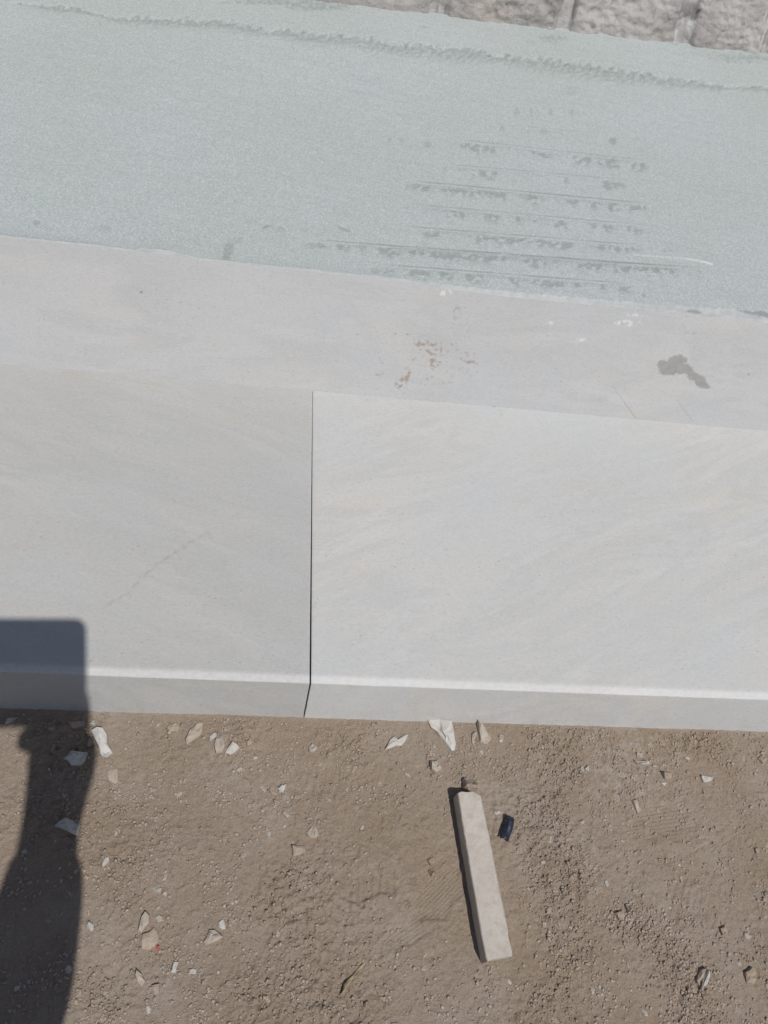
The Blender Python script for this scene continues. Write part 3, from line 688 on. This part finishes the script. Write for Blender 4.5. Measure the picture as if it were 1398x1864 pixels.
# the offcut bar
top_px = [(833, 1443), (839, 1440.5), (851, 1442), (861, 1440), (868, 1444), (875.5, 1448), (884, 1490), (891.5, 1525), (897, 1552), (902, 1580), (910.5, 1621), (917, 1655), (925, 1693), (932.5, 1732), (933, 1741), (914, 1743.5), (898, 1746.5), (887, 1750), (884, 1742), (876, 1700), (870, 1665), (866, 1640), (857, 1590), (850, 1548), (842, 1500), (836, 1462)]
HB = .034
bar_pts = [at(x, y, HB)[:2] for x, y in top_px]
if area2(bar_pts) < 0: bar_pts = bar_pts[::-1]
fine_ = []
rgb_ = np.random.default_rng(11)
for i in range(len(bar_pts)):
    a_, b_ = np.array(bar_pts[i]), np.array(bar_pts[(i + 1) % len(bar_pts)]); m_ = max(1, int(np.linalg.norm(b_ - a_) / .007))
    for k in range(m_):
        q = a_ + (b_ - a_) * k / m_
        fine_.append(q + rgb_.normal(0, .00016, 2) * (1 + 3 * (rgb_.random() > .94)))
bar_pts = fine_
bar_pts = np.array(bar_pts); cb = bar_pts.mean(0); pb = bar_pts - cb
rg = np.random.default_rng(3)
V = []; n = len(pb)
for q in pb: V.append((*(q * 1.0), -.004))
for q in pb: V.append((*q, HB - .0013 - .0004 * rg.random() - .002 * (rg.random() > .95)))
ax_ = at(884, 1490, HB)[:2] - at(925, 1693, HB)[:2]; ax_ /= np.linalg.norm(ax_); sd_ = np.array([ax_[1], -ax_[0]])
for q in pb:                                    # the upper arris is worn: a narrow bevel all round
    k = np.clip((q @ sd_) / .012, -1, 1); e = np.clip((abs(q @ ax_) - .105) / .02, 0, 1) * np.sign(q @ ax_)
    V.append((*(q - sd_ * k * .0012 - ax_ * e * .0012), HB + .0002 * rg.normal()))
Fc = []
for i in range(n):
    j = (i + 1) % n
    for a in (0, n): Fc.append((a + i, a + j, a + n + j, a + n + i))
Fc.append(tuple(2 * n + i for i in range(n)))
bar = mesh('stone_bar', V, Fc, m_stick); bar.location = (cb[0], cb[1], gz(*cb) - .001)
tag(bar, 'long sawn pale stone bar lying on the dirt with a dark shadow along its left', 'stone bar')

# dark plastic scrap: a curled strip
t = NT('dark_blue_plastic', .38, .5)
pc_ = t.mix(t.ramp(t.noise(160, 4, .7), [(.4, 0.), (.7, 1.)]), (.012, .017, .032), (.03, .037, .055))
pc_ = t.mix(t.ramp(t.noise(70, 4, .7), [(.60, 0.), (.75, .55)]), pc_, (.16, .14, .12))
m_plastic = t.out(pc_)
A0, A1 = at(929, 1488, .006), at(917, 1529, .006); w0 = at(921, 1485, .006) - at(937, 1492, .006)
ln = A1 - A0; V = []; nu, nv = 9, 9
wv = w0.copy(); wv[2] = 0
for i in range(nu):
    s_ = i / (nu - 1)
    for j in range(nv):
        q = j / (nv - 1) - .5
        p = A0 + ln * s_ + wv * q * (1 + .08 * math.sin(s_ * 5)) * (1.05 if s_ > .4 else .95) + ln * .02 * math.sin(j * 1.9) * (1 if i in (0, nu - 1) else 0)
        z = .0035 + .0055 * math.cos(q * 2.6) + .0012 * math.sin(s_ * 7 + q * 3)
        V.append((p[0], p[1], z))
N0 = len(V)
V += [(v[0], v[1], v[2] - .0012) for v in V]
Fc = []
for i in range(nu - 1):
    for j in range(nv - 1):
        a = i * nv + j; q = (a, a + 1, a + nv + 1, a + nv); Fc.append(q); Fc.append(tuple(N0 + k for k in q[::-1]))
rim = [j for j in range(nv)] + [i * nv + nv - 1 for i in range(1, nu)] + [(nu - 1) * nv + j for j in range(nv - 2, -1, -1)] + [i * nv for i in range(nu - 2, 0, -1)]
for a, b_ in zip(rim, rim[1:] + rim[:1]): Fc.append((a, N0 + a, N0 + b_, b_))
cen = np.mean(V, 0); cen[2] = 0
scrap = mesh('plastic_scrap', [np.array(v) - cen for v in V], Fc, m_plastic, smooth_=True)
scrap.location = (cen[0], cen[1], gz(cen[0], cen[1]) + .0005)
tag(scrap, 'small curled dark blue plastic scrap on the dirt right of the bar', 'plastic scrap')

# wood splinter and red fragment
t = NT('dry_wood', .85, .2)
m_wood = t.out(t.mix(t.ramp(t.noise(40, 5, .7, t.co((1, 8, 1), (0, 0, -.85))), [(.4, 0.), (.6, 1.)]), (.27, .21, .13), (.40, .33, .22)))
t = NT('red_plastic', .5, .4); m_red = t.out(t.mix(t.ramp(t.noise(200, 3, .6), [(.4, 0.), (.6, 1.)]), (.42, .07, .07), (.50, .14, .12)))
stone('wood_splinter', [(619, 1811), (624, 1800), (625, 1793), (631, 1785), (647, 1768), (663, 1751), (666, 1754), (655, 1768), (644, 1782), (632, 1797), (623, 1812)], .0075, m_wood, 'thin dry wood splinter lying slanted on the dirt near the bottom', 'splinter', top=.8, seed=9)
stone('plastic_fragment', [(283, 1722), (290, 1720), (292, 1727), (285, 1729)], .004, m_red, 'tiny red fragment beside the dull grey brown stone', 'fragment', seed=5)

# pebbles one by one, then the fine gravel as one mass
PEB = []
def dens(px_, py_):
    d = .30
    for cx, cy, rr, a in [(480, 1410, 130, .6), (1200, 1390, 170, .9), (1290, 1780, 150, .6), (830, 1380, 90, .7), (230, 1420, 110, .6), (1010, 1380, 110, .5), (300, 1720, 130, .45), (1100, 1650, 130, .35), (1050, 1740, 130, .3), (700, 1380, 90, .3), (150, 1800, 120, .4)]:
        d += a * math.exp(-((px_ - cx) ** 2 + (py_ - cy) ** 2) / (rr * rr))
    for cx, cy, rr in [(800, 1630, 90), (1180, 1500, 80), (640, 1640, 80)]:
        d -= .22 * math.exp(-((px_ - cx) ** 2 + (py_ - cy) ** 2) / (rr * rr))
    return d
def spot():
    while True:
        px_, py_ = random.uniform(-40, 1440), random.uniform(1296, 1910)
        p = at(px_, py_, 0)
        if p[1] > FRONT - .006: continue
        if 820 < px_ < 940 and 1430 < py_ < 1760: continue
        if random.random() < dens(px_, py_): return p
protos = []
for k in range(9):
    nn = random.randint(5, 8); pts = []
    for i in range(nn):
        a = 2 * math.pi * i / nn + random.uniform(-.25, .25); rr = random.uniform(.75, 1.2); pts.append((rr * math.cos(a), rr * math.sin(a) * random.uniform(.65, 1)))
    V, Fc, c = stone_mesh('pebble', np.array(pts), .8, seed=k + 40)
    V = [(v[0], v[1], max(v[2], -.3)) for v in V]
    for mt in (m_tan, m_pale, m_gravel, m_white):
        me = bpy.data.meshes.new('pebble'); me.from_pydata(V, [], Fc); me.update(); me.materials.append(mt); protos.append(me)
for k in range(238):
    p = spot(); sz = .0026 + .0052 * random.random() ** 2.4
    mi = random.choices([0, 1, 2, 3], [4, 4, 3, 2.0])[0]
    o = bpy.data.objects.new('pebble', protos[random.randrange(9) * 4 + mi]); COL.objects.link(o)
    o.location = (p[0], p[1], gz(p[0], p[1]) - sz * .15); o.scale = (sz, sz * random.uniform(.55, 1), sz * random.uniform(.4, .8))
    o.rotation_euler = (random.uniform(-.3, .3), random.uniform(-.3, .3), random.uniform(0, 6.28))
    ppx = proj(np.array([p[0], p[1], 0.]))[0]
    side = 'left of the open joint line' if ppx < 560 else ('between the joint line and the bar' if ppx < 850 else 'right of the bar')
    cw = ['dusty brown', 'pale cream', 'mottled tan', 'bright white'][mi]
    tag(o, f'small {cw} pebble strewn on the bare dirt {side}', 'pebble', f'{cw} pebbles {side}')
base = []
ph = (1 + 5 ** .5) / 2
ico = np.array([(-1, ph, 0), (1, ph, 0), (-1, -ph, 0), (1, -ph, 0), (0, -1, ph), (0, 1, ph), (0, -1, -ph), (0, 1, -ph), (ph, 0, -1), (ph, 0, 1), (-ph, 0, -1), (-ph, 0, 1)]) / 1.9
icof = np.array([(0, 11, 5), (0, 5, 1), (0, 1, 7), (0, 7, 10), (0, 10, 11), (1, 5, 9), (5, 11, 4), (11, 10, 2), (10, 7, 6), (7, 1, 8), (3, 9, 4), (3, 4, 2), (3, 2, 6), (3, 6, 8), (3, 8, 9), (4, 9, 5), (2, 4, 11), (6, 2, 10), (8, 6, 7), (9, 8, 1)])
NG = 12000
cand = np.array([spot()[:2] for _ in range(NG * 4)])
cl = fbm(cand[:, 0] * 16, cand[:, 1] * 16, 401, 3) + .5 * fbm(cand[:, 0] * 55, cand[:, 1] * 55, 403, 2)
pos = cand[np.argsort(-(cl + rng.normal(0, .22, len(cand))))[:NG]]
hz = ground_h(pos[:, 0], pos[:, 1])
VV = np.zeros((NG, 12, 3))
for k in range(NG):
    sz = .0008 + .0024 * rng.random() ** 3.5
    sh = ico * (1 + rng.normal(0, .22, (12, 1))) * sz * np.array([1, rng.uniform(.6, 1), rng.uniform(.5, .9)])
    a = rng.uniform(0, 6.28); ca, sa = math.cos(a), math.sin(a)
    VV[k, :, 0] = sh[:, 0] * ca - sh[:, 1] * sa + pos[k, 0]; VV[k, :, 1] = sh[:, 0] * sa + sh[:, 1] * ca + pos[k, 1]; VV[k, :, 2] = sh[:, 2] + hz[k] + sz * .15
FF = (icof[None] + (np.arange(NG) * 12)[:, None, None]).reshape(-1, 3)
me = bpy.data.meshes.new('gravel'); me.vertices.add(NG * 12); me.vertices.foreach_set('co', VV.reshape(-1).astype(np.float32))
me.loops.add(FF.size); me.loops.foreach_set('vertex_index', FF.reshape(-1).astype(np.int32)); me.polygons.add(len(FF)); me.polygons.foreach_set('loop_start', np.arange(0, FF.size, 3, dtype=np.int32))
me.update(calc_edges=True)
gr = finish('gravel', me, m_gravel); gr['kind'] = 'stuff'
NC = 13000
oc = np.array([(1, 0, 0), (-1, 0, 0), (0, 1, 0), (0, -1, 0), (0, 0, 1), (0, 0, -1)], float)
ocf = np.array([(0, 2, 4), (2, 1, 4), (1, 3, 4), (3, 0, 4), (2, 0, 5), (1, 2, 5), (3, 1, 5), (0, 3, 5)])
cand = np.array([spot()[:2] for _ in range(NC * 4)])
cl = smooth(-.10, .45, fbm(cand[:, 0] * 5 + 3, cand[:, 1] * 5, 31, 4)) * .8 + .6 * fbm(cand[:, 0] * 14 + 5, cand[:, 1] * 14, 411, 4)
cp = cand[np.argsort(-(cl + rng.normal(0, .2, len(cand))))[:NC]]
cz = ground_h(cp[:, 0], cp[:, 1]); sz = .0006 + .0026 * rng.random(NC) ** 3
ang_ = rng.uniform(0, 6.28, NC)
CV = oc[None] * (1 + rng.normal(0, .25, (NC, 6, 1))) + rng.normal(0, .2, (NC, 6, 3))
CV *= sz[:, None, None] * np.array([1, .85, .7])
ca_, sa_ = np.cos(ang_)[:, None], np.sin(ang_)[:, None]
CW = np.stack([CV[..., 0] * ca_ - CV[..., 1] * sa_ + cp[:, :1], CV[..., 0] * sa_ + CV[..., 1] * ca_ + cp[:, 1:], CV[..., 2] + (cz + sz * .2)[:, None]], -1)
FF = (ocf[None] + (np.arange(NC) * 6)[:, None, None]).reshape(-1, 3)
me = bpy.data.meshes.new('soil_crumbs'); me.vertices.add(NC * 6); me.vertices.foreach_set('co', CW.reshape(-1).astype(np.float32))
me.loops.add(FF.size); me.loops.foreach_set('vertex_index', FF.reshape(-1).astype(np.int32)); me.polygons.add(len(FF)); me.polygons.foreach_set('loop_start', np.arange(0, FF.size, 3, dtype=np.int32))
me.update(calc_edges=True)
cr_ = finish('soil_crumbs', me, m_clod); cr_['kind'] = 'stuff'

# ------------------------------------------------------------------ the photographer, out of the picture, whose arm and tablet cast the shadow
def lift(px_, py_, z): g_ = at(px_, py_, 0.); return g_ + TO * (z / TO[2])
TP = C - fwd * .014
def tab_uv(px_, py_, z):
    p = at(px_, py_, z); q = p + TO * (((TP - p) @ fwd) / (TO @ fwd)) - TP; return q @ right, -(q @ down)
uR, vT = tab_uv(157, 1126, ZT); _, vB = tab_uv(10, 1324, 0.)
uL = uR - .245

def rrect(u0, u1, v0, v1, rad, d):
    out = []
    for cx, cy, a0 in ((u1 - rad, v1 - rad, 0), (u0 + rad, v1 - rad, 90), (u0 + rad, v0 + rad, 180), (u1 - rad, v0 + rad, 270)):
        for k in range(7):
            a = math.radians(a0 + 15 * k); out.append(TP + right * (cx + rad * math.cos(a)) - down * (cy + rad * math.sin(a)) - fwd * d)
    return out
t = NT('black_tablet_shell', .4, .5); m_tab = t.out((.02, .02, .022))
t = NT('dark_glass', .08, .6); m_scr = t.out((.012, .012, .014))
tab = empty('tablet', tuple(TP))
def prism(name, ring0, ring1, mat, parent, org):
    n = len(ring0); V = [p - org for p in ring0] + [p - org for p in ring1]
    Fc = [tuple(range(n)), tuple(range(2 * n - 1, n - 1, -1))] + [(i, n + i, n + (i + 1) % n, (i + 1) % n) for i in range(n)]
    return mesh(name, V, Fc, mat, parent)
prism('shell', rrect(uL, uR, vB, vT, .018, 0.), rrect(uL, uR, vB, vT, .018, .008), m_tab, tab, TP)
prism('screen', rrect(uL + .008, uR - .008, vB + .008, vT - .008, .011, .0083), rrect(uL + .008, uR - .008, vB + .008, vT - .008, .011, .0088), m_scr, tab, TP)
tag(tab, 'black tablet held up by the photographer above the step', 'tablet')

def skin(name, nodes, edges, mat, parent=None, sub=2, root=0):
    me = bpy.data.meshes.new(name); me.from_pydata([tuple(p) for p, _ in nodes], edges, []); me.update()
    o = bpy.data.objects.new(name, me); COL.objects.link(o); me.materials.append(mat)
    o.modifiers.new('skin', 'SKIN')
    for i, (_, rr) in enumerate(nodes):
        v = me.skin_vertices[0].data[i]; v.radius = (rr, rr) if not isinstance(rr, tuple) else rr; v.use_root = (i == root)
    s_ = o.modifiers.new('sub', 'SUBSURF'); s_.levels = sub; s_.render_levels = sub
    o.modifiers['skin'].use_smooth_shade = True
    if parent: o.parent = parent
    return o
t = NT('skin', .6, .3); m_skin = t.out((.36, .22, .15))
t = NT('blue_grey_shirt', .9, .15); m_shirt = t.out((.10, .13, .18))
t = NT('dark_trousers', .9, .15); m_trou = t.out((.035, .037, .045))
t = NT('black_hair', .6, .3); m_hair = t.out((.012, .010, .009))
t = NT('leather_shoe', .5, .4); m_shoe = t.out((.03, .02, .015))
hub = lift(118, 1390, 1.13); palm = lift(114, 1318, 1.15); wr = lift(90, 1500, 1.07); fa = lift(80, 1605, 1.0); el = lift(30, 1850, .86)
shr = np.array([-.20, -.62, 1.28]); neck = np.array([-.37, -.62, 1.34]); chest = np.array([-.37, -.66, 1.18]); pelvis = np.array([-.37, -.72, .84])
shl = np.array([-.55, -.64, 1.29]); ell = np.array([-.59, -.62, 1.02]); wrl = np.array([-.55, -.48, .86])
head0 = np.array([-.37, -.575, 1.425]); head1 = np.array([-.365, -.57, 1.515])
hipr = pelvis + [.09, 0, -.04]; hipl = pelvis + [-.09, 0, -.04]
nodes = [(pelvis, (.112, .082)), (chest, (.118, .082)), (neck, .058), (head0, .086), (head1, .108), (shr, .052), (el, .062), (fa, .050), (wr, .041), (hub, .057), (palm, .056),
         (shl, .052), (ell, .046), (wrl, .030), (wrl + [.03, .09, -.03], (.036, .016)),
         (hipr, .085), (np.array([-.27, -.72, .46]), .058), (np.array([-.27, -.74, .09]), .040), (hipl, .085), (np.array([-.47, -.70, .46]), .058), (np.array([-.47, -.72, .09]), .040), ]
edges = [(0, 1), (1, 2), (2, 3), (3, 4), (1, 5), (5, 6), (6, 7), (7, 8), (8, 9), (9, 10), (1, 11), (11, 12), (12, 13), (13, 14), (0, 15), (15, 16), (16, 17), (0, 18), (18, 19), (19, 20)]
person = skin('person', nodes, edges, m_skin)
tag(person, 'photographer in a grey blue shirt and dark trousers holding the tablet over the step', 'person')
skin('shirt', [(pelvis + [0, 0, -.12], (.165, .135)), (chest, (.165, .122)), (neck + [0, 0, -.03], .072), (shr, .072), (el, .078), (fa, .060), (fa * .35 + wr * .65, .047), (shl, .072), (ell, .054), (wrl * .8 + ell * .2, .040)],
     [(0, 1), (1, 2), (1, 3), (3, 4), (4, 5), (5, 6), (1, 7), (7, 8), (8, 9)], m_shirt, person)
skin('trousers', [(pelvis + [0, 0, -.06], (.110, .09)), (hipr, .092), (nodes[16][0], .068), (nodes[17][0], .055), (hipl, .092), (nodes[19][0], .068), (nodes[20][0], .055)], [(0, 1), (1, 2), (2, 3), (0, 4), (4, 5), (5, 6)], m_trou, person)
skin('hair', [(head1 + [0, -.045, -.03], .092), (head1 + [0, -.035, .03], .100), (head1 + [0, .015, .052], .088)], [(0, 1), (1, 2)], m_hair, person)
import bmesh
def ball(name, c, rad, mat, axes=(1, 1, 1)):
    bm = bmesh.new(); bmesh.ops.create_uvsphere(bm, u_segments=14, v_segments=10, radius=rad)
    bmesh.ops.scale(bm, vec=axes, verts=bm.verts)
    me_ = bpy.data.meshes.new(name); bm.to_mesh(me_); bm.free()
    o_ = finish(name, me_, mat, person, True); o_.location = c; return o_
look = np.array([.28, .80, -.52]); look /= np.linalg.norm(look)
side_ = np.cross(look, [0, 0, 1.]); side_ /= np.linalg.norm(side_); up_ = np.cross(side_, look)
hc = head1 + [0, .0, -.035]
t = NT('eye_white', .3, .5); m_eye = t.out((.55, .53, .50))
t = NT('lips', .6, .3); m_lip = t.out((.28, .11, .09))
for sg in (-1, 1):
    ball('eye', hc + look * .070 + side_ * sg * .031 + up_ * .012, .012, m_eye)
    ball('pupil', hc + look * .0795 + side_ * sg * .031 + up_ * .010, .0055, m_hair)
    ball('ear', hc + side_ * sg * .084 - look * .005, .028, m_skin, (.45, .7, 1.1))
ball('mouth', hc + look * .070 - up_ * .046, .018, m_lip, (1.1, .5, .35))
skin('nose', [(hc + look * .074 + up_ * .012, .009), (hc + look * .094 - up_ * .016, .012), (hc + look * .078 - up_ * .026, .011)], [(0, 1), (1, 2)], m_skin, person, sub=1)
for ax in (17, 20):
    p = nodes[ax][0]; skin('shoe', [(p + [0, -.04, -.045], .042), (p + [0, .06, -.05], (.042, .036)), (p + [0, .16, -.058], (.040, .026))], [(0, 1), (1, 2)], m_shoe, person)
# fingers of the hand on the tablet: four behind the glass, thumb over the screen
def to_cam(p, d): q = TP - fwd * d; return p
for k, (f0, ln_) in enumerate([(.034, .062), (.012, .07), (-.011, .066), (-.032, .052)]):
    b0 = palm + right * f0 + fwd * .004; tip_d = -down * (1.) - right * .15
    b1 = b0 + tip_d * ln_ * .5 + fwd * .010; b2 = b0 + tip_d * ln_ * .85 + fwd * .006
    skin('finger', [(palm * .6 + hub * .4 + right * f0 * .7, .011), (b0, .0105), (b1, .0095), (b2, .008)], [(0, 1), (1, 2), (2, 3)], m_skin, person, sub=1)
skin('thumb', [(hub - fwd * .01 + right * .02, .014), (hub - fwd * .03 + right * .045 - down * .03, .012), (palm - fwd * .035 + right * .03 - down * .01, .010)], [(0, 1), (1, 2)], m_skin, person, sub=1)
# little finger side knuckle that shows below the tablet's edge
skin('finger', [(lift(88, 1352, 1.12), .022), (lift(50, 1346, 1.13), .021), (lift(38, 1340, 1.14), .020)], [(0, 1), (1, 2)], m_skin, person, sub=1)
